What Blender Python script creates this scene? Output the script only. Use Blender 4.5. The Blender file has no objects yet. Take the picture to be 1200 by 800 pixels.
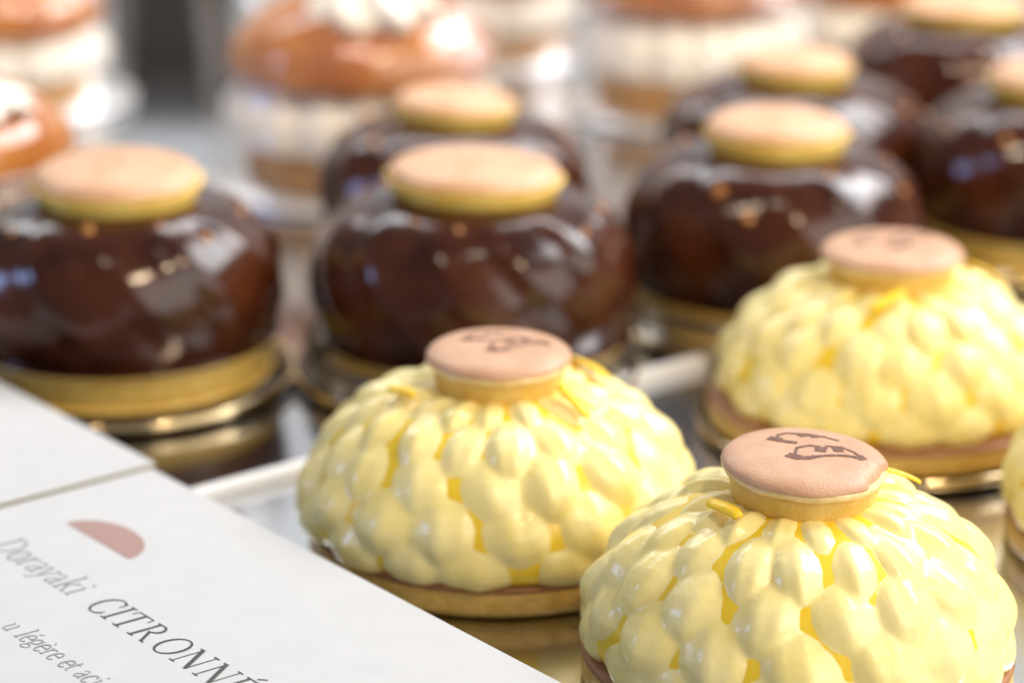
import bpy, math, random
from mathutils import Vector, Matrix, Euler

R = math.radians
rnd = random.Random(7)
scene = bpy.context.scene
COL = scene.collection

# ------------------------------------------------------------------ camera
cam_data = bpy.data.cameras.new("camera")
cam = bpy.data.objects.new("camera", cam_data)
COL.objects.link(cam)
cam.location = (0, 0, 0.192)
cam.rotation_euler = (R(90 - 18), 0, 0)
cam_data.sensor_width = 36
cam_data.lens = 90.6
cam_data.clip_start = 0.01
cam_data.clip_end = 50
cam_data.dof.use_dof = True
cam_data.dof.focus_distance = 0.424
cam_data.dof.aperture_fstop = 8.6
cam_data.dof.aperture_blades = 9
scene.camera = cam

# ------------------------------------------------------------------ world, lamps and added fill panels (indoor shop light)
world = bpy.data.worlds.new("World")
scene.world = world
world.use_nodes = True
bg = world.node_tree.nodes["Background"]
bg.inputs[0].default_value = (1.0, 0.96, 0.93, 1)
bg.inputs[1].default_value = 0.22

def area(name, loc, target, sx, sy, power, color):
    d = bpy.data.lights.new(name, 'AREA')
    d.shape = 'RECTANGLE'; d.size = sx; d.size_y = sy
    d.energy = power; d.color = color
    o = bpy.data.objects.new(name, d); COL.objects.link(o)
    o.location = loc
    o.rotation_euler = (Vector(target) - Vector(loc)).to_track_quat('-Z', 'Y').to_euler()
    return o

def spot(name, loc, target, power, color, size=48, radius=.025):
    d = bpy.data.lights.new(name, 'SPOT')
    d.energy = power; d.color = color; d.spot_size = R(size); d.spot_blend = 1.0; d.shadow_soft_size = radius
    o = bpy.data.objects.new(name, d); COL.objects.link(o)
    o.location = loc
    o.rotation_euler = (Vector(target) - Vector(loc)).to_track_quat('-Z', 'Y').to_euler()
    return o

area("ceiling_lamp", (0.85, 1.00, 0.98), (0, .55, .02), .85, .55, 15.0, (.98, .985, 1.0))
area("front_fill", (1.20, -0.30, 0.72), (.02, .52, .03), 1.6, 1.1, 16.5, (1.0, .94, .86))  # added soft fill from the front right, brightens the lemon fronts
area("strip_lamp", (0.10, 1.18, 0.66), (0.02, .75, .03), 1.5, .12, 5.0, (.94, .97, 1.0))
area("rear_fill", (0.0, 2.1, 0.55), (0, .6, .05), 2.6, .8, 3.0, (.93, .97, 1.0))  # added panel standing in for the bright shop behind; lights the tray reflections
spot("spot_lamp", (0.50, -0.10, 1.15), (.07, .72, .02), 20, (1.0, .76, .50), 40)
spot("spot_lamp", (-0.30, 0.15, 1.30), (-.02, .88, .02), 16, (1.0, .80, .58), 34)
spot("spot_lamp", (0.12, 0.25, 1.40), (.02, .94, .02), 30, (1.0, .84, .66), 32)
area("shop_window", (-1.3, 0.42, 0.42), (0, .58, .03), .16, .34, 3.0, (.35, .52, 1.0))

vs = scene.view_settings
vs.view_transform = 'Standard'; vs.look = 'None'; vs.gamma = 1.0; vs.use_curve_mapping = False
vs.exposure = 0.24
scene.cycles.use_denoising = True
scene.cycles.max_bounces = 10
scene.cycles.transparent_max_bounces = 24
scene.cycles.sample_clamp_indirect = 6

# ------------------------------------------------------------------ materials
def mat(name, color, rough=.5, metal=0.0, color2=None, nscale=200.0, bump=0.0, bscale=600.0, sss=0.0,
        sss_radius=(1, .5, .2), sss_scale=.004, coat=0.0, spec=.5, rough2=None, detail=4.0):
    m = bpy.data.materials.new(name); m.use_nodes = True
    nt = m.node_tree; b = nt.nodes["Principled BSDF"]
    b.inputs["Base Color"].default_value = (*color, 1)
    b.inputs["Roughness"].default_value = rough
    b.inputs["Metallic"].default_value = metal
    b.inputs["Specular IOR Level"].default_value = spec
    if sss:
        b.inputs["Subsurface Weight"].default_value = sss
        b.inputs["Subsurface Radius"].default_value = sss_radius
        b.inputs["Subsurface Scale"].default_value = sss_scale
    if coat:
        b.inputs["Coat Weight"].default_value = coat
        b.inputs["Coat Roughness"].default_value = .06
    tc = nt.nodes.new("ShaderNodeTexCoord")
    if color2 or rough2 is not None:
        n = nt.nodes.new("ShaderNodeTexNoise")
        n.inputs["Scale"].default_value = nscale; n.inputs["Detail"].default_value = detail
        nt.links.new(tc.outputs["Object"], n.inputs["Vector"])
        if color2:
            r = nt.nodes.new("ShaderNodeValToRGB")
            r.color_ramp.elements[0].position = .36; r.color_ramp.elements[1].position = .66
            r.color_ramp.elements[0].color = (*color, 1); r.color_ramp.elements[1].color = (*color2, 1)
            nt.links.new(n.outputs["Fac"], r.inputs[0]); nt.links.new(r.outputs[0], b.inputs["Base Color"])
        if rough2 is not None:
            mr = nt.nodes.new("ShaderNodeMapRange")
            mr.inputs[3].default_value = rough; mr.inputs[4].default_value = rough2
            nt.links.new(n.outputs["Fac"], mr.inputs[0]); nt.links.new(mr.outputs[0], b.inputs["Roughness"])
    if bump:
        n2 = nt.nodes.new("ShaderNodeTexNoise")
        n2.inputs["Scale"].default_value = bscale; n2.inputs["Detail"].default_value = 5
        nt.links.new(tc.outputs["Object"], n2.inputs["Vector"])
        bp = nt.nodes.new("ShaderNodeBump"); bp.inputs["Strength"].default_value = bump
        bp.inputs["Distance"].default_value = .0006
        nt.links.new(n2.outputs["Fac"], bp.inputs["Height"])
        nt.links.new(bp.outputs[0], b.inputs["Normal"])
        if coat:
            pass
    return m

def clear_mat(name, tint, gloss, milk):
    m = bpy.data.materials.new(name); m.use_nodes = True
    nt = m.node_tree
    for n in list(nt.nodes): nt.nodes.remove(n)
    out = nt.nodes.new("ShaderNodeOutputMaterial")
    tr = nt.nodes.new("ShaderNodeBsdfTransparent"); tr.inputs[0].default_value = (*tint, 1)
    gl = nt.nodes.new("ShaderNodeBsdfGlossy"); gl.inputs["Roughness"].default_value = .08
    fr = nt.nodes.new("ShaderNodeFresnel"); fr.inputs[0].default_value = 1.5
    mu = nt.nodes.new("ShaderNodeMath"); mu.operation = 'MULTIPLY'; mu.inputs[1].default_value = gloss
    mu.use_clamp = True
    mx = nt.nodes.new("ShaderNodeMixShader")
    nt.links.new(fr.outputs[0], mu.inputs[0]); nt.links.new(mu.outputs[0], mx.inputs[0])
    nt.links.new(tr.outputs[0], mx.inputs[1]); nt.links.new(gl.outputs[0], mx.inputs[2])
    df = nt.nodes.new("ShaderNodeBsdfTranslucent"); df.inputs[0].default_value = (.9, .88, .86, 1)
    d2 = nt.nodes.new("ShaderNodeBsdfDiffuse"); d2.inputs[0].default_value = (.9, .88, .86, 1)
    ma = nt.nodes.new("ShaderNodeMixShader"); ma.inputs[0].default_value = .5
    nt.links.new(df.outputs[0], ma.inputs[1]); nt.links.new(d2.outputs[0], ma.inputs[2])
    mb = nt.nodes.new("ShaderNodeMixShader"); mb.inputs[0].default_value = milk
    nt.links.new(mx.outputs[0], mb.inputs[1]); nt.links.new(ma.outputs[0], mb.inputs[2])
    nt.links.new(mb.outputs[0], out.inputs[0])
    return m

M = {}
M['petal'] = mat('lemon_cream', (.97, .81, .29), .20, color2=(.98, .85, .39), nscale=110, bump=.18, bscale=700, coat=.10, rough2=.36)
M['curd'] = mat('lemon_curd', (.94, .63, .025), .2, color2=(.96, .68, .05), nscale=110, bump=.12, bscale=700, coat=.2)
M['zest'] = mat('orange_zest', (1.0, .62, .008), .4, color2=(1.0, .72, .02), nscale=400, bump=.3)
M['biscuit'] = mat('baked_biscuit', (.62, .38, .07), .36, color2=(.76, .50, .14), nscale=260, bump=.9, bscale=900, coat=.25)
M['biscuit_rim'] = mat('browned_biscuit', (.30, .13, .05), .55, color2=(.40, .19, .08), nscale=300, bump=.4, bscale=900)
M['shortbread'] = mat('yellow_shortbread', (.72, .48, .11), .4, color2=(.82, .60, .18), nscale=240, bump=.3, bscale=800)
M['cap'] = mat('browned_cookie_top', (.54, .29, .165), .46, color2=(.62, .365, .22), nscale=170, bump=.2, bscale=1800)
M['lip'] = mat('pale_cookie_edge', (.80, .58, .24), .6, color2=(.86, .68, .36), nscale=300, bump=.3, bscale=1500)
M['crumb'] = mat('golden_cookie_side', (.72, .44, .08), .6, color2=(.80, .56, .16), nscale=260, bump=.35, bscale=1300)
M['cap_b'] = mat('toasted_cookie_top', (.56, .31, .17), .5, color2=(.68, .43, .27), nscale=110, bump=.12, bscale=900)
M['crumb_b'] = mat('yellow_cookie_side', (.80, .54, .10), .55, color2=(.88, .66, .18), nscale=200, bump=.3, bscale=900)
M['mark'] = mat('stamped_brown_ink', (.12, .045, .02), .6, color2=(.20, .08, .04), nscale=900)
M['choc'] = mat('dark_chocolate_glaze', (.024, .0048, .0022), .12, color2=(.068, .018, .0065), nscale=60, rough2=.19, spec=.40)
M['speck'] = mat('orange_brown_speck', (.46, .17, .035), .3, color2=(.62, .30, .09), nscale=500, coat=.4)  # small orange-brown lumps scattered over the chocolate shoulder
M['gold'] = mat('gold_plate_dark_reflection', (.085, .052, .022), .16, metal=.8, color2=(.12, .075, .03), nscale=120, rough2=.28)  # gold plate with the dark chocolate reflection put into its base colour
M['rim'] = mat('gold_rim', (.80, .64, .38), .12, metal=1.0)
M['clear'] = clear_mat('clear_plastic', (.99, .985, .98), .8, .03)
M['cup'] = clear_mat('clear_cup_plastic', (.99, .985, .98), .1, .012)
M['steel'] = mat('polished_steel', (.58, .59, .62), .10, metal=1.0, color2=(.64, .65, .67), nscale=14, rough2=.20)
M['satin'] = mat('satin_steel', (.62, .64, .67), .14, metal=1.0, color2=(.72, .73, .75), nscale=14, rough2=.24)
M['railm'] = mat('bright_rail', (.86, .86, .87), .4)
M['counter'] = mat('steel_counter', (.42, .41, .42), .22, metal=1.0, color2=(.50, .49, .49), nscale=10, rough2=.34)
M['railb'] = mat('dark_bronze', (.10, .065, .035), .5, metal=.3)
M['card'] = mat('white_card', (.56, .565, .57), .62, color2=(.58, .585, .59), nscale=120, bump=.05, bscale=1800, spec=.3)
M['cardedge'] = mat('gilt_card_edge', (.30, .23, .07), .6)
M['ink'] = mat('grey_print_ink', (.055, .062, .058), .7)
M['ink2'] = mat('light_grey_print_ink', (.27, .275, .27), .7)
M['pink'] = mat('dusty_pink_print', (.36, .225, .195), .7, color2=(.385, .245, .215), nscale=600)
M['cream'] = mat('whipped_cream', (.90, .87, .79), .5, color2=(.93, .91, .85), nscale=90, bump=.2, bscale=300)
M['caramel'] = mat('caramel_glaze', (.36, .105, .018), .14, color2=(.50, .19, .04), nscale=60, coat=.6, bump=.15, bscale=160)
M['choux'] = mat('choux_dough', (.40, .20, .06), .6, color2=(.54, .30, .10), nscale=80, bump=.6, bscale=200)
M['board'] = mat('silver_board', (.80, .80, .81), .35, metal=.7)
M['black'] = mat('gap_black', (.012, .011, .011), .5)

# ------------------------------------------------------------------ mesh helpers
def mesh_obj(name, verts, faces, material, parent=None, smooth=True):
    me = bpy.data.meshes.new(name)
    me.from_pydata([tuple(v) for v in verts], [], faces)
    me.validate(); me.update()
    if smooth:
        me.polygons.foreach_set("use_smooth", [True] * len(me.polygons))
    if material: me.materials.append(material)
    o = bpy.data.objects.new(name, me); COL.objects.link(o)
    if parent: o.parent = parent
    return o

def share(name, src, parent, matrix=None):
    o = bpy.data.objects.new(name, src.data); COL.objects.link(o)
    o.parent = parent
    if matrix is not None: o.matrix_basis = matrix
    return o

def tag(o, label, cat, group=None, kind=None):
    o['label'] = label; o['category'] = cat
    if group: o['group'] = group
    if kind: o['kind'] = kind
    return o

def thing(name, loc, label, cat, group=None, rz=0.0):
    o = bpy.data.objects.new(name, None); COL.objects.link(o)
    o.location = loc; o.rotation_euler = (0, 0, rz)
    o.empty_display_size = .01
    return tag(o, label, cat, group)

def smooth_profile(pts, sub=5):
    out = []
    n = len(pts)
    for i in range(n - 1):
        p0 = pts[max(i - 1, 0)]; p1 = pts[i]; p2 = pts[i + 1]; p3 = pts[min(i + 2, n - 1)]
        for k in range(sub):
            t = k / sub
            out.append(tuple(.5 * (2 * p1[j] + (p2[j] - p0[j]) * t + (2 * p0[j] - 5 * p1[j] + 4 * p2[j] - p3[j]) * t * t
                             + (3 * p1[j] - p0[j] - 3 * p2[j] + p3[j]) * t ** 3) for j in (0, 1)))
    out.append(pts[-1])
    return [(max(a, 0.0), b) for a, b in out]

def lathe(name, prof, seg, material, parent=None, fn=None, smooth=True):
    """revolve a list of (r, z); fn(r, z, angle, i) may displace"""
    verts, faces = [], []
    n = len(prof)
    for i, (r, z) in enumerate(prof):
        for k in range(seg):
            a = 2 * math.pi * k / seg
            rr, zz = fn(r, z, a, i) if fn else (r, z)
            verts.append((rr * math.cos(a), rr * math.sin(a), zz))
    for i in range(n - 1):
        for k in range(seg):
            k2 = (k + 1) % seg
            faces.append((i * seg + k, (i + 1) * seg + k, (i + 1) * seg + k2, i * seg + k2))
    if prof[0][0] > 1e-6: faces.append(tuple(range(seg)))
    if prof[-1][0] > 1e-6: faces.append(tuple(reversed([(n - 1) * seg + k for k in range(seg)])))
    if prof[0][0] <= 1e-6:
        c = len(verts); verts.append((0, 0, prof[0][1]))
        for k in range(seg): faces[k] = (c, seg + k, seg + (k + 1) % seg)
    if prof[-1][0] <= 1e-6:
        c = len(verts); verts.append((0, 0, prof[-1][1]))
        b = (n - 2) * seg
        for k in range(seg): faces[b + k] = ((n - 2) * seg + k, c, (n - 2) * seg + (k + 1) % seg)
    # profiles are given from the top down or bottom up; fix normals
    o = mesh_obj(name, verts, faces, material, parent, smooth)
    fix_normals(o)
    return o

def fix_normals(o):
    import bmesh
    bm = bmesh.new(); bm.from_mesh(o.data)
    bmesh.ops.remove_doubles(bm, verts=[v for v in bm.verts if len(v.link_faces) == 0] or [], dist=0)
    loose = [v for v in bm.verts if not v.link_faces]
    bmesh.ops.delete(bm, geom=loose, context='VERTS')
    bmesh.ops.recalc_face_normals(bm, faces=bm.faces)
    bm.to_mesh(o.data); bm.free()

def wob(a, seed, amp):
    return amp * (math.sin(2 * a + seed) + .6 * math.sin(3 * a + 2.1 * seed) + .4 * math.sin(5 * a + 3.7 * seed))

def box_obj(name, cx, cy, cz, sx, sy, sz, material, parent=None, bev=0.0):
    import bmesh
    bm = bmesh.new()
    bmesh.ops.create_cube(bm, size=1)
    bmesh.ops.scale(bm, vec=(sx, sy, sz), verts=bm.verts)
    if bev: bmesh.ops.bevel(bm, geom=list(bm.edges), offset=bev, segments=3, profile=.5, affect='EDGES')
    bmesh.ops.translate(bm, vec=(cx, cy, cz), verts=bm.verts)
    me = bpy.data.meshes.new(name); bm.to_mesh(me); bm.free()
    me.materials.append(material)
    o = bpy.data.objects.new(name, me); COL.objects.link(o)
    if parent: o.parent = parent
    return o

# ------------------------------------------------------------------ the setting: steel counter, two trays
o = box_obj('counter', 0, 1.15, -.0125, 3.0, 2.6, .02, M['counter'])
o['kind'] = 'structure'

RA = math.atan2(.0894, .1121)                 # direction of the tray edge on the counter
RP = Vector((-.0626, .4897, 0))               # a point on that edge
def tray(name, label, length, width, side, material, rail):
    t = thing(name, (RP.x, RP.y, 0), label, 'tray', rz=RA)
    cy = side * (width / 2 + .0016)
    box_obj('sheet', .08, cy, -.0013, length, width, .0022, material, t, .0003)
    if rail:
        box_obj('rim', .08, side * .0016 , .0006, length, .0036, .0042, M['railm'], t, .0014)
        for s in (-1, 1):
            box_obj('rim', .08 + s * (length / 2 - .0018), cy, .0006, .0036, width - .006, .0042, M['railm'], t, .0014)
        box_obj('rim', .08, side * (width), .0006, length, .0036, .0042, M['railm'], t, .0014)
    return t
tray('steel_tray', 'satin steel tray with a bright raised rim under the yellow lemon pastries', .62, .30, -1, M['satin'], True)
tray('steel_tray', 'polished steel tray mirroring the dark chocolate pastries standing on it', .62, .44, 1, M['steel'], False)

# ------------------------------------------------------------------ printed cards
CZ = .012
P0 = Vector((-.07073, .47371, 0)); CE = math.atan2(-.77589, .63087)
rail = box_obj('card_rail', 0, 0, 0, .30, .050, .0034, M['railb'], None, .0006)
rail.location = P0 + Vector((math.cos(CE) * .03, math.sin(CE) * .03, 0)) + Vector((math.sin(CE), -math.cos(CE), 0)) * .050
rail.location.z = .0018
rail.rotation_euler = (0, 0, CE)
tag(rail, 'low dark bronze strip under the white cards', 'card rail')

def card(name, u0, u1, v0, v1, label):
    t = thing(name, (P0.x, P0.y, CZ - .0009), label, 'card', 'white printed cards in a row', CE)
    box_obj('sheet', (u0 + u1) / 2, (v0 + v1) / 2, .00045, u1 - u0, v1 - v0, .0008, M['card'], t, .00012)
    me = t.children[0].data; me.materials.append(M['cardedge'])
    for f in me.polygons:
        if abs(f.normal.z) < .4: f.material_index = 1
    box_obj('foot', (u0 + u1) / 2, -.050, -.0038, (u1 - u0) * .8, .030, .0076, M['railb'], t, .0003)
    return t
card_a = card('price_card', -.105, -.0018, -.085, .0022, 'plain white card lying behind the card with pink half disc')
card_b = card('price_card', .0, .135, -.085, 0, 'white card with grey serif lettering and a dusty pink half disc')
TOPZ = .00091
# pink half disc
hv = [(.0145, -.0275, TOPZ)]
N = 28
for k in range(N + 1):
    a = math.pi - math.pi * k / N
    hv.append((.0257 + .0112 * math.cos(a), -.0275 + .0076 * math.sin(a), TOPZ))
mesh_obj('pink_half_disc', hv[1:], [tuple(range(len(hv) - 1))], M['pink'], card_b, False)

# letters drawn with a stroke pen: each stroke = (width, [points]); cap height 1
def arc(cx, cy, rx, ry, a0, a1, n=14):
    return [(cx + rx * math.cos(R(a0 + (a1 - a0) * k / n)), cy + ry * math.sin(R(a0 + (a1 - a0) * k / n))) for k in range(n + 1)]
TN, TK = .045, .105
def bowl(cx, cy, rx, ry, a0, a1): return ('c', arc(cx, cy, rx, ry, a0, a1, 22))   # contrast stroke: thick on the sides
G = {
 'D': (.82, [(TK, [(.14, 0), (.14, 1)]), bowl(.26, .5, .48, .5, -90, 90), (TN, [(.02, .02), (.28, .02)]), (TN, [(.02, .98), (.28, .98)])]),
 'C': (.80, [bowl(.44, .5, .38, .52, 50, 318), (TN, [(.71, .68), (.71, .98)]), (TN, [(.72, .16), (.70, .26)])]),
 'I': (.36, [(TK, [(.18, 0), (.18, 1)]), (TN, [(.04, .02), (.32, .02)]), (TN, [(.04, .98), (.32, .98)])]),
 'T': (.80, [(TK, [(.40, 0), (.40, 1)]), (TN, [(.24, .02), (.56, .02)]), (TN, [(.04, .975), (.76, .975)]), (TN, [(.05, .97), (.02, .76)]), (TN, [(.75, .97), (.78, .76)])]),
 'R': (.80, [(TK, [(.16, 0), (.16, 1)]), (TN, [(.02, .02), (.30, .02)]), (TN, [(.02, .98), (.30, .98)]), bowl(.28, .745, .30, .245, -90, 90), (TK * .9, [(.36, .50), (.72, .02)]), (TN, [(.64, .02), (.84, .02)])]),
 'O': (.96, [bowl(.48, .5, .40, .52, 0, 360)]),
 'N': (.94, [(TN, [(.14, 0), (.14, 1)]), (TK * 1.25, [(.12, .99), (.78, .01)]), (TN, [(.78, 0), (.78, 1)]), (TN, [(.02, .02), (.26, .02)]), (TN, [(.0, .98), (.18, .98)]), (TN, [(.66, .98), (.90, .98)])]),
 'E': (.74, [(TK, [(.16, 0), (.16, 1)]), (TN, [(.02, .98), (.62, .98)]), (TN, [(.02, .02), (.66, .02)]), (TN, [(.16, .52), (.48, .52)]), (TN, [(.62, .98), (.64, .78)]), (TN, [(.66, .02), (.70, .24)]), (TN, [(.48, .62), (.48, .42)])]),
 'o': (.58, [bowl(.29, .32, .23, .34, 0, 360)]),
 'r': (.44, [(TK * .85, [(.14, 0), (.14, .62)]), (TN, [(.03, .02), (.27, .02)]), (TN, [(.03, .60), (.14, .62)]), (TN * 1.3, [(.15, .46), (.22, .58), (.32, .63), (.40, .58)])]),
 'a': (.54, [(TK * .85, [(.40, .06), (.40, .46)]), (TN, [(.40, .46), (.34, .60), (.22, .65), (.10, .56), (.09, .50)]), (TN * 1.3, [(.39, .40), (.20, .32), (.09, .20), (.10, .07), (.20, .0), (.30, .04), (.39, .14)]), (TN, [(.40, .06), (.46, .0), (.52, .03)])]),
 'y': (.56, [(TK * .8, [(.08, .62), (.30, .04)]), (TN, [(.50, .62), (.30, .04), (.20, -.20), (.08, -.27), (.04, -.20)]), (TN, [(.0, .62), (.18, .62)]), (TN, [(.40, .62), (.58, .62)])]),
 'k': (.58, [(TK * .85, [(.14, 0), (.14, 1.04)]), (TN, [(.03, .02), (.26, .02)]), (TN, [(.03, 1.02), (.14, 1.04)]), (TN, [(.16, .28), (.46, .61)]), (TN, [(.36, .62), (.54, .62)]), (TK * .8, [(.25, .38), (.52, .02)]), (TN, [(.44, .02), (.60, .02)])]),
 'i': (.30, [(TK * .85, [(.14, 0), (.14, .62)]), (TN, [(.03, .02), (.26, .02)]), (TN, [(.03, .60), (.14, .62)]), (TK, [(.10, .88), (.19, .88)])]),
 'l': (.30, [(TK * .85, [(.14, 0), (.14, 1.04)]), (TN, [(.03, .02), (.26, .02)]), (TN, [(.03, 1.02), (.14, 1.04)])]),
 'e': (.52, [bowl(.28, .32, .21, .34, 0, 320), (TN, [(.08, .36), (.49, .36)])]),
 'g': (.56, [bowl(.26, .42, .18, .22, 0, 360), (TN, [(.40, .58), (.54, .64)]), (TN * 1.3, [(.16, .24), (.08, .12), (.20, .06), (.40, .04), (.50, -.08), (.40, -.22), (.20, -.26), (.06, -.18), (.08, -.04), (.18, .04)])]),
 't': (.36, [(TK * .8, [(.14, .82), (.14, .08)]), (TN, [(.14, .08), (.22, .0), (.34, .05)]), (TN, [(.02, .62), (.32, .62)])]),
 'u': (.60, [(TK * .8, [(.12, .62), (.12, .16)]), (TN * 1.3, [(.12, .16), (.18, .03), (.30, .0), (.42, .10)]), (TK * .8, [(.44, .62), (.44, .04)]), (TN, [(.44, .04), (.56, .02)]), (TN, [(.02, .61), (.12, .62)]), (TN, [(.34, .61), (.44, .62)])]),
 'c': (.48, [bowl(.27, .32, .21, .34, 50, 315), (TK * .8, [(.40, .52), (.42, .57)])]),
 'acute': (0, [(TN * 1.4, [(.26, .80), (.42, .96)])]), 'grave': (0, [(TN * 1.4, [(.36, .80), (.20, .96)])]),
 'acuteE': (0, [(TN * 1.5, [(.30, 1.10), (.50, 1.28)])]),
}
def strip(verts, faces, pts, widths, tr):
    n = len(pts); base = len(verts)
    for i, (x, y) in enumerate(pts):
        a = pts[max(i - 1, 0)]; b = pts[min(i + 1, n - 1)]
        dx, dy = b[0] - a[0], b[1] - a[1]; L = math.hypot(dx, dy) or 1
        w = widths[i] / 2
        verts.append(tr(x - dy / L * w, y + dx / L * w)); verts.append(tr(x + dy / L * w, y - dx / L * w))
    for i in range(n - 1):
        faces.append((base + 2 * i, base + 2 * i + 1, base + 2 * i + 3, base + 2 * i + 2))

def draw(name, seq, h, xs, y, material, parent, slant=0.04, weight=1.0):
    """seq: list of glyph names; xs: list of start positions in metres (one per glyph)"""
    verts, faces = [], []
    ci = [0]
    for g, x0 in zip(seq, xs):
        for part in g.split('+'):
            for w, pts in G[part][1]:
                ci[0] += 1
                zz = TOPZ + .000004 * (ci[0] % 9)
                def tr(px, py, zz=zz): return (x0 + (px + slant * py) * h, y + py * h, zz)
                if w == 'c':
                    ws = []
                    n = len(pts)
                    for i in range(n):
                        a = pts[max(i - 1, 0)]; b = pts[min(i + 1, n - 1)]
                        dx, dy = b[0] - a[0], b[1] - a[1]; L = math.hypot(dx, dy) or 1
                        ws.append((TN + (TK - TN) * abs(dy / L) ** 1.5) * weight)
                else: ws = [w * weight] * len(pts)
                strip(verts, faces, pts, ws, tr)
    return mesh_obj(name, verts, faces, material, parent, False)

def layout(seq, x, h, spacing):
    xs = []
    for g in seq:
        xs.append(x); x += (.30 if g == ' ' else G[g.split('+')[0]][0]) * h * spacing
    return xs
H1 = .0063
w1 = list('Dorayaki')
draw('lettering', w1, H1, [.0155, .0212, .0251, .0279, .0311, .0347, .0383, .0424], -.0440, M['ink2'], card_b, weight=1.0)
w2 = ['C', 'I', 'T', 'R', 'O', 'N', 'N', 'E+acuteE']
draw('lettering', w2, H1, [.0497, .0550, .0577, .0638, .0704, .0771, .0841, .0908], -.0442, M['ink'], card_b, weight=1.0)
w3 = ['u', 'l', 'e+acute', 'g', 'e+grave', 'r', 'e', 'e', 't', 'a', 'c', 'i']
draw('lettering', w3, .0043, [.0484, .0530, .0544, .0567, .0592, .0615, .0635, .0672, .0693, .0722, .0746, .0768], -.0595, M['ink2'], card_b, weight=1.0)

# ------------------------------------------------------------------ cookies
def cap_z(r, r0, z0, hgt):
    return z0 + hgt * (1 - (r / r0) ** 2.6) ** .5 if r < r0 else z0

LOGO = [(.030, [(-.34, .34), (-.30, .50), (-.18, .58), (.06, .57), (.28, .50), (.46, .38)]),
        (.055, [(-.34, .34), (-.22, .27), (-.08, .25)]),
        (.028, [(-.17, -.22), (-.10, .08), (.06, .17), (.20, .15)]), (.026, [(.26, .17), (.45, .17), (.60, .04), (.71, -.16)]),
        (.065, [(-.17, -.24), (-.02, -.25), (.10, -.19)]), (.040, [(.10, -.19), (.24, -.14), (.44, -.11)]), (.045, [(.44, -.11), (.58, -.12), (.71, -.17)]),
        (.100, [(.21, .14), (.18, -.02)]), (.090, [(.41, .15), (.42, .0)]),
        (.120, [(-.38, .29), (-.32, .42)]), (.120, [(-.21, -.27), (-.14, -.14)]), (.08, [(.0, .56), (.03, .47)]), (.08, [(.15, .54), (.18, .45)]),
        (.090, [(.64, -.08), (.71, -.18)])]
def subdiv(pts, k=5):
    out = []
    for i in range(len(pts) - 1):
        for j in range(k):
            t = j / k
            out.append((pts[i][0] * (1 - t) + pts[i + 1][0] * t, pts[i][1] * (1 - t) + pts[i + 1][1] * t))
    return out + [pts[-1]]

def lemon_cookie(parent, z, tilt, rad=.0139, logo=None, chip=None, sz=1.0):
    c = bpy.data.objects.new('cookie', None); COL.objects.link(c); c.parent = parent
    c.location = (0, 0, z); c.rotation_euler = tilt; c.empty_display_size = .01
    sd = rnd.uniform(0, 6)
    def f1(r, zz, a, i): return (r + wob(a, sd, .00012) * (r > .004), zz)
    lathe('lower_cookie', [(0, 0), (.0108, 0), (.0118, .0004), (.0122, .0014), (.0125, .0034), (.0127, .0046), (.0124, .0050), (0, .0050)],
          48, M['crumb'], c, f1).scale = (rad / .0139,) * 2 + (1,)
    def f2(r, zz, a, i): return (r + (wob(a, sd + 1, .00016) + .00012 * math.sin(23 * a + sd)) * (r > .004), zz + .0001 * math.sin(9 * a) * (r > .01))
    lathe('lip', [(0, .0047), (.0127, .0047), (.0134, .0051), (.0138, .0057), (.0137, .0063), (0, .0063)], 72, M['lip'], c, f2).scale = (rad / .0139,) * 2 + (1,)
    R0 = rad; Z0 = .0060; HG = .0023 * sz
    prof = [(0, Z0), (R0 * .95, Z0), (R0 * .995, Z0 + .0003)]
    for k in range(15):
        t = k / 14
        a = t * math.pi / 2
        rr = R0 * math.cos(a) ** .5
        prof.append((rr if t < 1 else 0, Z0 + .0004 + HG * math.sin(a) ** 1.0))
    def f3(r, zz, a, i):
        d = wob(a, sd + 2, .00012) * (r / R0) ** 2
        if chip is not None:
            q = math.cos(a - chip)
            if q > .93 and r > R0 * .78:
                k = (q - .93) / .07
                d -= .0011 * min(1, k * 2.2) * ((r / R0 - .78) / .22)
                zz += .0004 * math.sin(a * 60) * k
        return (r + d, zz)
    lathe('cap', prof, 96, M['cap'], c, f3)
    if logo is not None:
        verts, faces = [], []
        ca, sa = math.cos(logo), math.sin(logo)
        for w, pts in LOGO:
            pts = subdiv(pts)
            def tr(x, y):
                X, Y = (x * ca - y * sa) * R0 * .95, (x * sa + y * ca) * R0 * .95
                r = min(math.hypot(X, Y), R0 * .99)
                t = (r / R0) ** (1 / .5)
                return (X, Y, Z0 + .0004 + HG * math.sqrt(max(0, 1 - t * t)) + .00005 + .00001 * (len(verts) % 7))
            strip(verts, faces, pts, [1.65 * w * (.9 + .10 * math.sin(1.3 * i)) for i in range(len(pts))], tr)
        mesh_obj('stamped_emblem', verts, faces, M['mark'], c, False)
    return c

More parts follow.
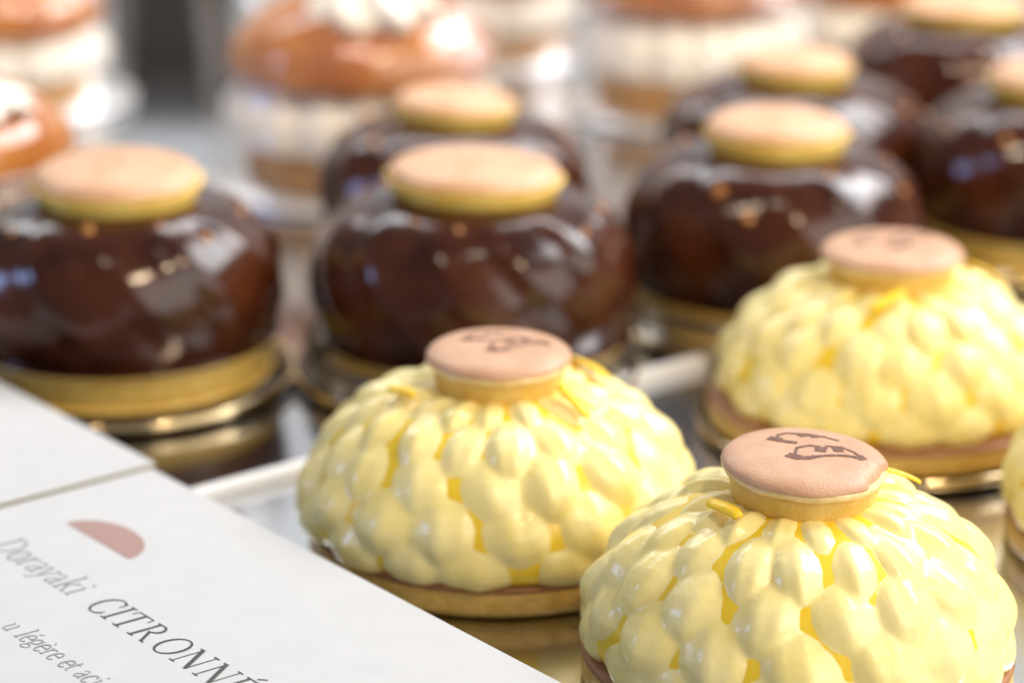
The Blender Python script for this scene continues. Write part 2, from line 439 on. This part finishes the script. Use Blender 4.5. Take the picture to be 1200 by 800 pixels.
def choc_cookie(parent, z, tilt, rad=.021, mark=False):
    c = bpy.data.objects.new('cookie', None); COL.objects.link(c); c.parent = parent
    c.location = (0, 0, z); c.rotation_euler = tilt; c.empty_display_size = .01
    sd = rnd.uniform(0, 6); k = rad / .021; c.scale.z = rnd.uniform(.78, .90)
    def f(r, zz, a, i): return ((r + wob(a, sd, .00025) * (r > .004)) * k, zz)
    lathe('lower_cookie', smooth_profile([(0, 0), (.016, 0), (.0190, .0006), (.0203, .0024), (.0208, .0048), (.0204, .0060), (0, .0062)], 4), 48, M['crumb_b'], c, f)
    lathe('cap', smooth_profile([(0, .0055), (.0185, .0055), (.0204, .0058), (.0210, .0066), (.0200, .0080), (.0165, .0094), (.010, .0103), (.004, .0106), (0, .0106)], 4), 48, M['cap_b'], c, f)
    if mark:
        verts, faces = [], []
        for w, pts in LOGO[:4]:
            pts = subdiv(pts)
            def tr(x, y): 
                X, Y = x * .011, y * .011 + .002
                return (X, Y, .0108 - .9 * (X * X + Y * Y) * 4.0)
            strip(verts, faces, pts, [w] * len(pts), tr)
        mesh_obj('stamped_emblem', verts, faces, M['cap'], c, False)
    return c

# ------------------------------------------------------------------ lemon pastry
LP = smooth_profile([(0, .0385), (.006, .0384), (.0115, .0381), (.0175, .0367), (.0240, .0330), (.0295, .0272), (.0335, .0198), (.0352, .0140), (.0349, .0106), (.0330, .0090)], 8)
acc = [0.0]
for i in range(1, len(LP)): acc.append(acc[-1] + math.hypot(LP[i][0] - LP[i - 1][0], LP[i][1] - LP[i - 1][1]))
def dome(s):
    s = min(max(s, 0), acc[-1])
    for i in range(1, len(acc)):
        if acc[i] >= s:
            t = (s - acc[i - 1]) / max(acc[i] - acc[i - 1], 1e-9)
            r = LP[i - 1][0] * (1 - t) + LP[i][0] * t; z = LP[i - 1][1] * (1 - t) + LP[i][1] * t
            tx, tz = LP[i][0] - LP[i - 1][0], LP[i][1] - LP[i - 1][1]; L = math.hypot(tx, tz)
            return r, z, -tz / L, tx / L      # outward normal in the (r, z) plane
    return LP[-1][0], LP[-1][1], 1, 0

NP = 16
CURD = .00108
ROWS = [  # centre along the slope, length, pitch factor, height
    (.0150, .0164, 1.22, .0022), (.0234, .0192, 1.22, .0028), (.0320, .0198, 1.22, .0031), (.0406, .0198, 1.22, .0031), (.0486, .0184, 1.24, .0027)]
NA, NB = 18, 12
def petal_params(row, seed):
    rr = random.Random(seed * 13 + row)
    s0, L, pf, amp = ROWS[row]
    s0 += rr.uniform(-.0006, .0006)
    return dict(s0=s0, L=L * rr.uniform(.88, .98), amp=amp * rr.uniform(.75, 1.2), skew=rr.uniform(-.24, .24), ridge=rr.uniform(-.35, .35),
                W=2 * math.pi * dome(s0)[0] / NP * pf * rr.uniform(.94, 1.05))
def petal_w(p, a): return (max(0, 1 - abs(a) ** 2.0)) ** .72 * (1 + .18 * a) * p['W'] / 2
def petal_h(p, a, b):
    g = max(0, math.sin(math.pi * ((a + 1) / 2) ** 1.55)) ** .80 * 1.02
    bb = max(-1, min(1, b - p['ridge'] * (1 - b * b) * .5))
    return p['amp'] * g * (max(0, math.cos(math.pi / 2 * bb)) ** .95 + .055 * math.cos(9 * bb + p['ridge'] * 9) * (1 - b * b))
def piped_petals(parent, plan):
    """the piped cream as one soft union of petal swells, cut along the creases into one mesh per petal"""
    KS, KT, k = 90, 270, 1 / .00024
    pr = [(petal_params(row, v), th) for row, v, th in plan]
    V, own = [], []
    for i in range(KS + 1):
        sa = acc[-1] * i / KS
        r, z, nr, nz = dome(sa)
        near = []
        for n, (p, th) in enumerate(pr):
            a = (sa - p['s0']) / (p['L'] / 2)
            if abs(a) < 1: near.append((n, p, th, a, petal_w(p, a)))
        for t in range(KT):
            A = 2 * math.pi * t / KT
            e, best, bh = 1.0, -1, -1.0
            for n, p, th, a, w in near:
                d = (A - th + math.pi) % (2 * math.pi) - math.pi
                b = (d * max(r, .008) - p['skew'] * a * p['W'] / 2) / max(w, 1e-6)
                if abs(b) < 1:
                    h1 = petal_h(p, a, b)
                    e += math.exp(k * h1) - 1
                    if h1 > bh: bh, best = h1, n
            h = math.log(e) / k
            h += .00005 * math.sin(31 * A + 900 * sa) * math.sin(17 * A - 1300 * sa)
            V.append(Vector(((r + nr * h) * math.cos(A), (r + nr * h) * math.sin(A), z + nz * h)))
            own.append(best)
    Nn = [Vector() for _ in V]
    cells = {}
    for i in range(KS):
        for t in range(KT):
            t2 = (t + 1) % KT
            f = (i * KT + t, (i + 1) * KT + t, (i + 1) * KT + t2, i * KT + t2)
            nm = (V[f[2]] - V[f[0]]).cross(V[f[3]] - V[f[1]])
            for q in f: Nn[q] += nm
            o_ = [own[q] for q in f if own[q] >= 0]
            if o_: cells.setdefault(max(set(o_), key=o_.count), []).append(f)
    for n in sorted(cells):
        ids = sorted({q for f in cells[n] for q in f}); mp = {q: m for m, q in enumerate(ids)}
        o = mesh_obj('petal', [V[q] for q in ids], [tuple(mp[q] for q in f) for f in cells[n]], M['petal'], parent)
        o.data.normals_split_custom_set_from_vertices([tuple(Nn[q].normalized()) for q in ids])

def zest_strip(parent, theta, s, ang, length, width, lift=.0029):
    r, z, nr, nz = dome(s)
    P = Vector((r * math.cos(theta), r * math.sin(theta), z))
    n = Vector((nr * math.cos(theta), nr * math.sin(theta), nz)).normalized()
    e = Vector((-math.sin(theta), math.cos(theta), 0)); d = n.cross(e)
    u = e * math.cos(ang) + d * math.sin(ang); v = n.cross(u)
    verts, faces = [], []
    K = 8
    for i in range(K + 1):
        t = -1 + 2 * i / K
        c = P + u * (t * length / 2) + n * (lift - .0004 * t * t) + v * (.0006 * math.sin(2 * t))
        w = width / 2 * (1 - .35 * abs(t) ** 3)
        for (q, hh) in ((-1, 0), (1, 0), (.8, .0005), (-.8, .0005)):
            verts.append(c + v * (q * w) + n * hh)
    for i in range(K):
        for q in range(4):
            q2 = (q + 1) % 4
            faces.append((4 * i + q, 4 * i + q2, 4 * i + 4 + q2, 4 * i + 4 + q))
    faces += [(0, 3, 2, 1), (4 * K, 4 * K + 1, 4 * K + 2, 4 * K + 3)]
    o = mesh_obj('zest_strip', verts, faces, M['zest'], parent, True)
    return o

def lemon(loc, label, rz, sxy, sz, cookie_tilt, cookie_rad, logo=None, chip=None, zest=(), base_r=.0368, lift=0.0):
    t = thing('lemon_pastry', (loc[0], loc[1], lift), label, 'pastry', 'yellow lemon pastries', 0)
    sd = rnd.uniform(0, 6)
    def fb(r, z, a, i): return (r + wob(a, sd, .0002) * (r > .02), z)
    lathe('biscuit_base', [(0, .0004), (base_r - .0012, .0004), (base_r - .0002, .0010), (base_r, .0022), (base_r - .0001, .0044), (base_r - .0004, .0054), (0, .0054)], 96, M['biscuit'], t, fb)
    lathe('browned_top', [(0, .0053), (base_r - .0002, .0053), (base_r + .0001, .0057), (base_r - .0006, .0063), (base_r - .003, .0065), (0, .0065)], 96, M['biscuit_rim'], t, fb)
    plan = []
    for row in range(len(ROWS)):
        for k in range(NP):
            plan.append((row, rnd.randrange(8), 2 * math.pi * (k + .5 * (row % 2)) / NP + rnd.uniform(-.05, .05)))
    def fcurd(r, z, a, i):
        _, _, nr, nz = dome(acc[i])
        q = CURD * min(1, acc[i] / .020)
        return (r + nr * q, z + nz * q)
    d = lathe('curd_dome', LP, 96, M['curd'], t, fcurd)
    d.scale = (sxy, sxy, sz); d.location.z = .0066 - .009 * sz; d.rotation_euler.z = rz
    piped_petals(d, plan)
    lemon_cookie(t, .0375 * sz + .0066 - .009 * sz + .0004, cookie_tilt, cookie_rad, logo, chip)
    for (th, s, ang, ln, wd) in zest:
        z_ = zest_strip(t, th, s, ang, ln, wd)
        z_.location.z = .0066 - .009 * sz + .0375 * (sz - 1) * .9
    return t

lemon((.0488, .4050), 'yellow petalled lemon pastry with a chipped cookie bearing a clear dark emblem', .10, .985, .90, (R(2), R(2.5), 0), .0141, 0.0, R(-25),
      zest=((R(216), .0165, -.2, .008, .0026), (R(20), .017, 1.2, .009, .0022)))
lemon((-.0026, .4640), 'yellow petalled lemon pastry beside the edge of the lettered white card', .32, 1.03, .88, (R(1), R(1), 0), .0139, .35, None,
      zest=((R(200), .0185, .15, .0085, .0024), (R(-42), .0180, 1.2, .0095, .0027), (R(25), .0185, .0, .0115, .0036)))
lemon((.0812, .5290), 'yellow petalled lemon pastry with thick orange zest behind its cookie, on a gold dish', .0, .98, .86, (R(1), R(0), 0), .0151, .8, None,
      zest=((R(-100), .0185, .6, .0090, .0028), (R(14), .0215, 1.1, .0100, .0034)), base_r=.0385, lift=.0022)
lemon((.1325, .4640), 'yellow petalled lemon pastry next to the one with the chipped cookie', .2, 1.0, .95, (0, R(2), 0), .0141, .5, None,
      zest=((R(120), .018, .3, .008, .0022),))

# ------------------------------------------------------------------ dishes
def dish(loc, label, rad=.0405, collar=0.0):
    t = thing('gold_dish', (loc[0], loc[1], 0), label, 'dish', 'round gold pastry dishes')
    lathe('plate', [(0, .0004), (rad - .001, .0004), (rad - .0004, .0010), (rad - .0012, .0019), (0, .0019)], 96, M['gold'], t)
    pr = []
    for k in range(13):
        a = 2 * math.pi * k / 12
        pr.append((rad + .0007 * math.cos(a), .0024 + .0011 * math.sin(a)))
    lathe_ring('rim', pr, 96, M['rim'], t)
    if collar:
        lathe_ring('clear_collar', [(rad - .0026, .0021), (rad - .0020, collar), (rad - .0023, collar), (rad - .0029, .0021), (rad - .0026, .0021)], 96, M['clear'], t)
    return t
def lathe_ring(name, prof, seg, material, parent):
    verts, faces = [], []
    n = len(prof) - 1
    for (r, z) in prof[:n]:
        for k in range(seg):
            a = 2 * math.pi * k / seg
            verts.append((r * math.cos(a), r * math.sin(a), z))
    for i in range(n):
        for k in range(seg):
            k2 = (k + 1) % seg; i2 = (i + 1) % n
            faces.append((i * seg + k, i2 * seg + k, i2 * seg + k2, i * seg + k2))
    o = mesh_obj(name, verts, faces, material, parent)
    fix_normals(o)
    return o

dish((.0812, .5290), 'gold dish under the lemon pastry with thick orange zest')

# ------------------------------------------------------------------ chocolate pastry
CP = smooth_profile([(0, .0372), (.009, .0374), (.016, .0380), (.0225, .0374), (.0292, .0347), (.0342, .0298), (.0367, .0238), (.0370, .0180), (.0358, .0125), (.0342, .0090), (.0325, .0080), (0, .0080)], 7)
def chocolate(loc, label, rz, tilt, mark=False, s=1.0, specks=11, cr=.0194, dish_label=None, collar=.0, sz=1.0, dr=.0395, doff=(0, -.003)):
    t = thing('chocolate_pastry', (loc[0], loc[1], .0020), label, 'pastry', 'dark chocolate glazed pastries', 0)
    sd = rnd.uniform(0, 6)
    def fb(r, z, a, i): return (r + wob(a, sd, .0002) * (r > .02), z)
    lathe('biscuit_base', smooth_profile([(0, 0), (.0320, 0), (.0330, .0008), (.0336, .0035), (.0337, .0066), (.0334, .0080), (0, .0082)], 4), 80, M['shortbread'], t, fb)
    def fc(r, z, a, i):
        m = max(0.0, min(1.0, (r - .017) / .012)) * max(0.0, min(1.0, (z - .010) / .008))
        ph = 12 * (a + rz) - 9.0 * (.040 - z) / .030
        fl = .5 + .5 * math.cos(ph) + .12 * math.cos(2 * ph + 1)
        return (r + m * (.0009 * (fl - .55) + wob(a, sd, .00022)) , z + .0002 * math.sin(3 * a + sd) * (r < .02))
    b = lathe('chocolate_dome', CP, 256, M['choc'], t, fc)
    b.scale = (s, s, 1)
    choc_cookie(t, .0372, tilt, cr, mark)
    for k in range(specks):
        a = 2 * math.pi * (k + rnd.uniform(-.3, .3)) / specks + sd
        rr = rnd.uniform(.0235, .0345)
        zz = next((CP[q][1] for q in range(1, len(CP)) if CP[q][0] >= rr), .03) + .0002
        vs_, fs_ = [], []
        sz_ = rnd.uniform(.0008, .0017)
        import itertools
        ph = [(0, 0, 1), (.9, .1, .25), (.2, .9, .15), (-.8, .3, .3), (-.4, -.8, .2), (.5, -.7, .3), (.7, .5, -.5), (-.6, .6, -.5), (-.5, -.5, -.6), (.6, -.5, -.5), (0, 0, -.9)]
        vs_ = [Vector(p) * sz_ * rnd.uniform(.8, 1.2) for p in ph]
        fs_ = [(0, 1, 2), (0, 2, 3), (0, 3, 4), (0, 4, 5), (0, 5, 1), (1, 6, 2), (2, 6, 7), (2, 7, 3), (3, 7, 8), (3, 8, 4), (4, 8, 9), (4, 9, 5), (5, 9, 1), (1, 9, 6), (10, 7, 6), (10, 8, 7), (10, 9, 8), (10, 6, 9)]
        n_ = mesh_obj('orange_speck', vs_, fs_, M['speck'], t, False)
        n_.location = (rr * math.cos(a), rr * math.sin(a), zz); n_.rotation_euler = (rnd.uniform(-.4, .4), rnd.uniform(-.4, .4), rnd.uniform(0, 6))
    t.scale = (1, 1, sz)
    dish((loc[0] + doff[0], loc[1] + doff[1]), dish_label, dr, collar)
    return t

chocolate((-.0895, .5670), 'dark chocolate pastry beside the plain white card, its whole gold biscuit band showing', .1, (R(2), R(1), 0), True, 1.01, cr=.0190, sz=1.05, doff=(0, -.005),
          dish_label='gold dish under the chocolate pastry beside the plain white card', collar=.0)
chocolate((-.0086, .5680), 'dark chocolate pastry behind the lemon pastry that touches the card', .4, (R(0), R(2), 0), False, 1.02, sz=1.08, doff=(-.002, -.002),
          dish_label='gold dish with clear collar behind the lemon pastry that touches the card', collar=.010)
chocolate((-.0150, .6540), 'chocolate pastry half hidden between a caramel cream bun and another chocolate pastry', .7, (R(-1), R(3), 0), False, .96, cr=.0155, sz=1.0, dr=.0385,
          dish_label='gold dish under the half hidden chocolate pastry before the caramel bun', collar=.0)
chocolate((.0640, .6100), 'chocolate pastry behind the zest topped lemon pastry, broad white sheen on its shoulder', .2, (R(0), R(1), 0), False, 1.0, cr=.0170, sz=1.08, dr=.0395,
          dish_label='gold dish under the chocolate pastry behind the zest topped lemon pastry', collar=.010)
chocolate((.0775, .6930), 'chocolate pastry hidden but for its cookie and shoulder, before a layered cream bun', .9, (R(0), R(0), 0), False, 1.0, cr=.0150, dr=.0385, sz=1.05,
          dish_label='gold dish under the chocolate pastry standing before the layered cream bun', collar=.0)
chocolate((.1440, .6690), 'chocolate pastry on gold biscuit standing past the orange zest of a lemon pastry', .3, (R(0), R(0), 0), False, 1.0, cr=.0175, sz=1.08,
          dish_label='gold dish under the chocolate pastry past the orange zest', collar=.0)
chocolate((.1400, .7900), 'farthest chocolate pastry, its cookie in front of a far whipped cream bun', .5, (R(0), R(0), 0), False, 1.0, cr=.0190,
          dish_label='gold dish under the farthest chocolate pastry before a whipped cream bun', collar=.0)

# ------------------------------------------------------------------ caramel cream buns in clear cups
def cream_ring(parent, z, rad, n, size):
    for k in range(n):
        a = 2 * math.pi * (k + rnd.uniform(-.12, .12)) / n
        sd = rnd.uniform(0, 6)
        def f(r, zz, ang, i): return (r * (1 + .12 * math.cos(6 * ang + 9 * zz / size + sd)), zz)
        o = lathe('cream_rosette', smooth_profile([(0, 0), (size * .75, 0), (size, size * .5), (size * .9, size * 1.1), (size * .5, size * 1.6), (0, size * 1.9)], 3), 36, M['cream'], parent, f)
        o.location = (rad * math.cos(a), rad * math.sin(a), z)
def bun(loc, label, s, cream_or_glint, cup_label, cup_h=.07, cup_r=.047, sz=1.0):
    t = thing('cream_bun', (loc[0], loc[1], .0026), label, 'cream bun', 'caramel cream buns')
    sd = rnd.uniform(0, 6)
    def fl(r, z, a, i): return (r + (wob(a, sd, .0006) + .0004 * math.sin(11 * a)) * (r > .015), z + .0004 * math.sin(4 * a + r * 300) * (r > .01))
    lathe('choux_base', smooth_profile([(0, 0), (.031 * s, 0), (.0345 * s, .004 * s), (.0345 * s, .009 * s), (.031 * s, .0125 * s), (0, .013 * s)], 4), 64, M['choux'], t, fl)
    lathe('cream_filling', smooth_profile([(0, .012 * s), (.026 * s, .012 * s), (.029 * s, .018 * s), (.028 * s, .031 * s), (0, .032 * s)], 4), 64, M['cream'], t, fl)
    cream_ring(t, .0120 * s, .0300 * s, 17, .0100 * s)
    lathe('caramel_top', smooth_profile([(0, .0300 * s), (.034 * s, .0300 * s), (.0380 * s, .0315 * s), (.0392 * s, .0345 * s), (.0370 * s, .042 * s), (.029 * s, .0490 * s), (.017 * s, .053 * s), (0, .054 * s)], 5), 72, M['caramel'], t, fl)
    if cream_or_glint:
        def fs(r, zz, ang, i): return (r * (1 + .16 * math.cos(7 * ang + 260 * zz)), zz)
        o = lathe('cream_or_glint_swirl', smooth_profile([(0, 0), (.012 * s, 0), (.0165 * s, .004 * s), (.0150 * s, .010 * s), (.011 * s, .016 * s), (.006 * s, .022 * s), (0, .027 * s)], 5), 70, M['cream'], t, fs)
        o.location = cream_or_glint[:3]; o.scale.z = cream_or_glint[3]
    t.scale = (1, 1, sz)
    c = thing('clear_cup', (loc[0], loc[1], 0), cup_label, 'cup', 'clear cups round the cream buns')
    lathe('base', [(0, .0004), (cup_r * .95, .0004), (cup_r * .97, .0012), (cup_r * .95, .0024), (0, .0024)], 72, M['board'], c)
    if cup_h:
        lathe_ring('clear_wall', [(cup_r * .93, .0026), (cup_r * 1.03, cup_h), (cup_r * 1.03 - .0006, cup_h), (cup_r * .93 - .0006, .0026), (cup_r * .93, .0026)], 96, M['cup'], c)
    return t

bun((-.0444, .7480), 'caramel glazed cream bun topped with whipped cream, behind two chocolate pastries', 1.02, (.005, -.018, .047, .9), 'clear cup round the cream topped caramel bun', .060, .0480)
bun((.0600, .8420), 'tall caramel bun with a thick white cream layer and no cream topping', .94, None, 'clear cup round the bun with thick cream layer', .050, .0440, 1.18)
bun((-.1500, .6420), 'caramel bun with its glaze highlight shaped as a white swirl on top, overlapped by the chocolate pastry beside the plain card', .95, (.014, -.012, .045, .35), 'clear cup round the bun overlapped by a chocolate pastry', 0, .0420)  # white swirl here stands for the highlight on the caramel glaze
bun((-.1680, .8520), 'cream topped bun standing beside the dark gap', .80, (.006, -.010, .040, 1.0), 'clear cup round the bun next to the dark gap', .062, .0420)
bun((-.0100, .9300), 'far caramel bun with cream seen past the cream topped caramel bun', .85, (.0, -.010, .043, 1.0), 'clear cup round the far caramel bun', .055, .0420)
bun((.1330, .9050), 'far cream bun behind the chocolate pastry, its whipped cream showing', .80, (-.004, -.012, .040, 1.0), 'clear cup round the far cream bun by the chocolate pastry', 0, .0420)

blk = box_obj('gap_block', 0, 0, 0, .050, .040, .030, M['black'], None, .001)  # black box set where the background gap between the cups is dark
blk.location = (-.1230, .9600, .0155 - .0010)
tag(blk, 'small black box filling the dark background gap between two clear cups', 'block')
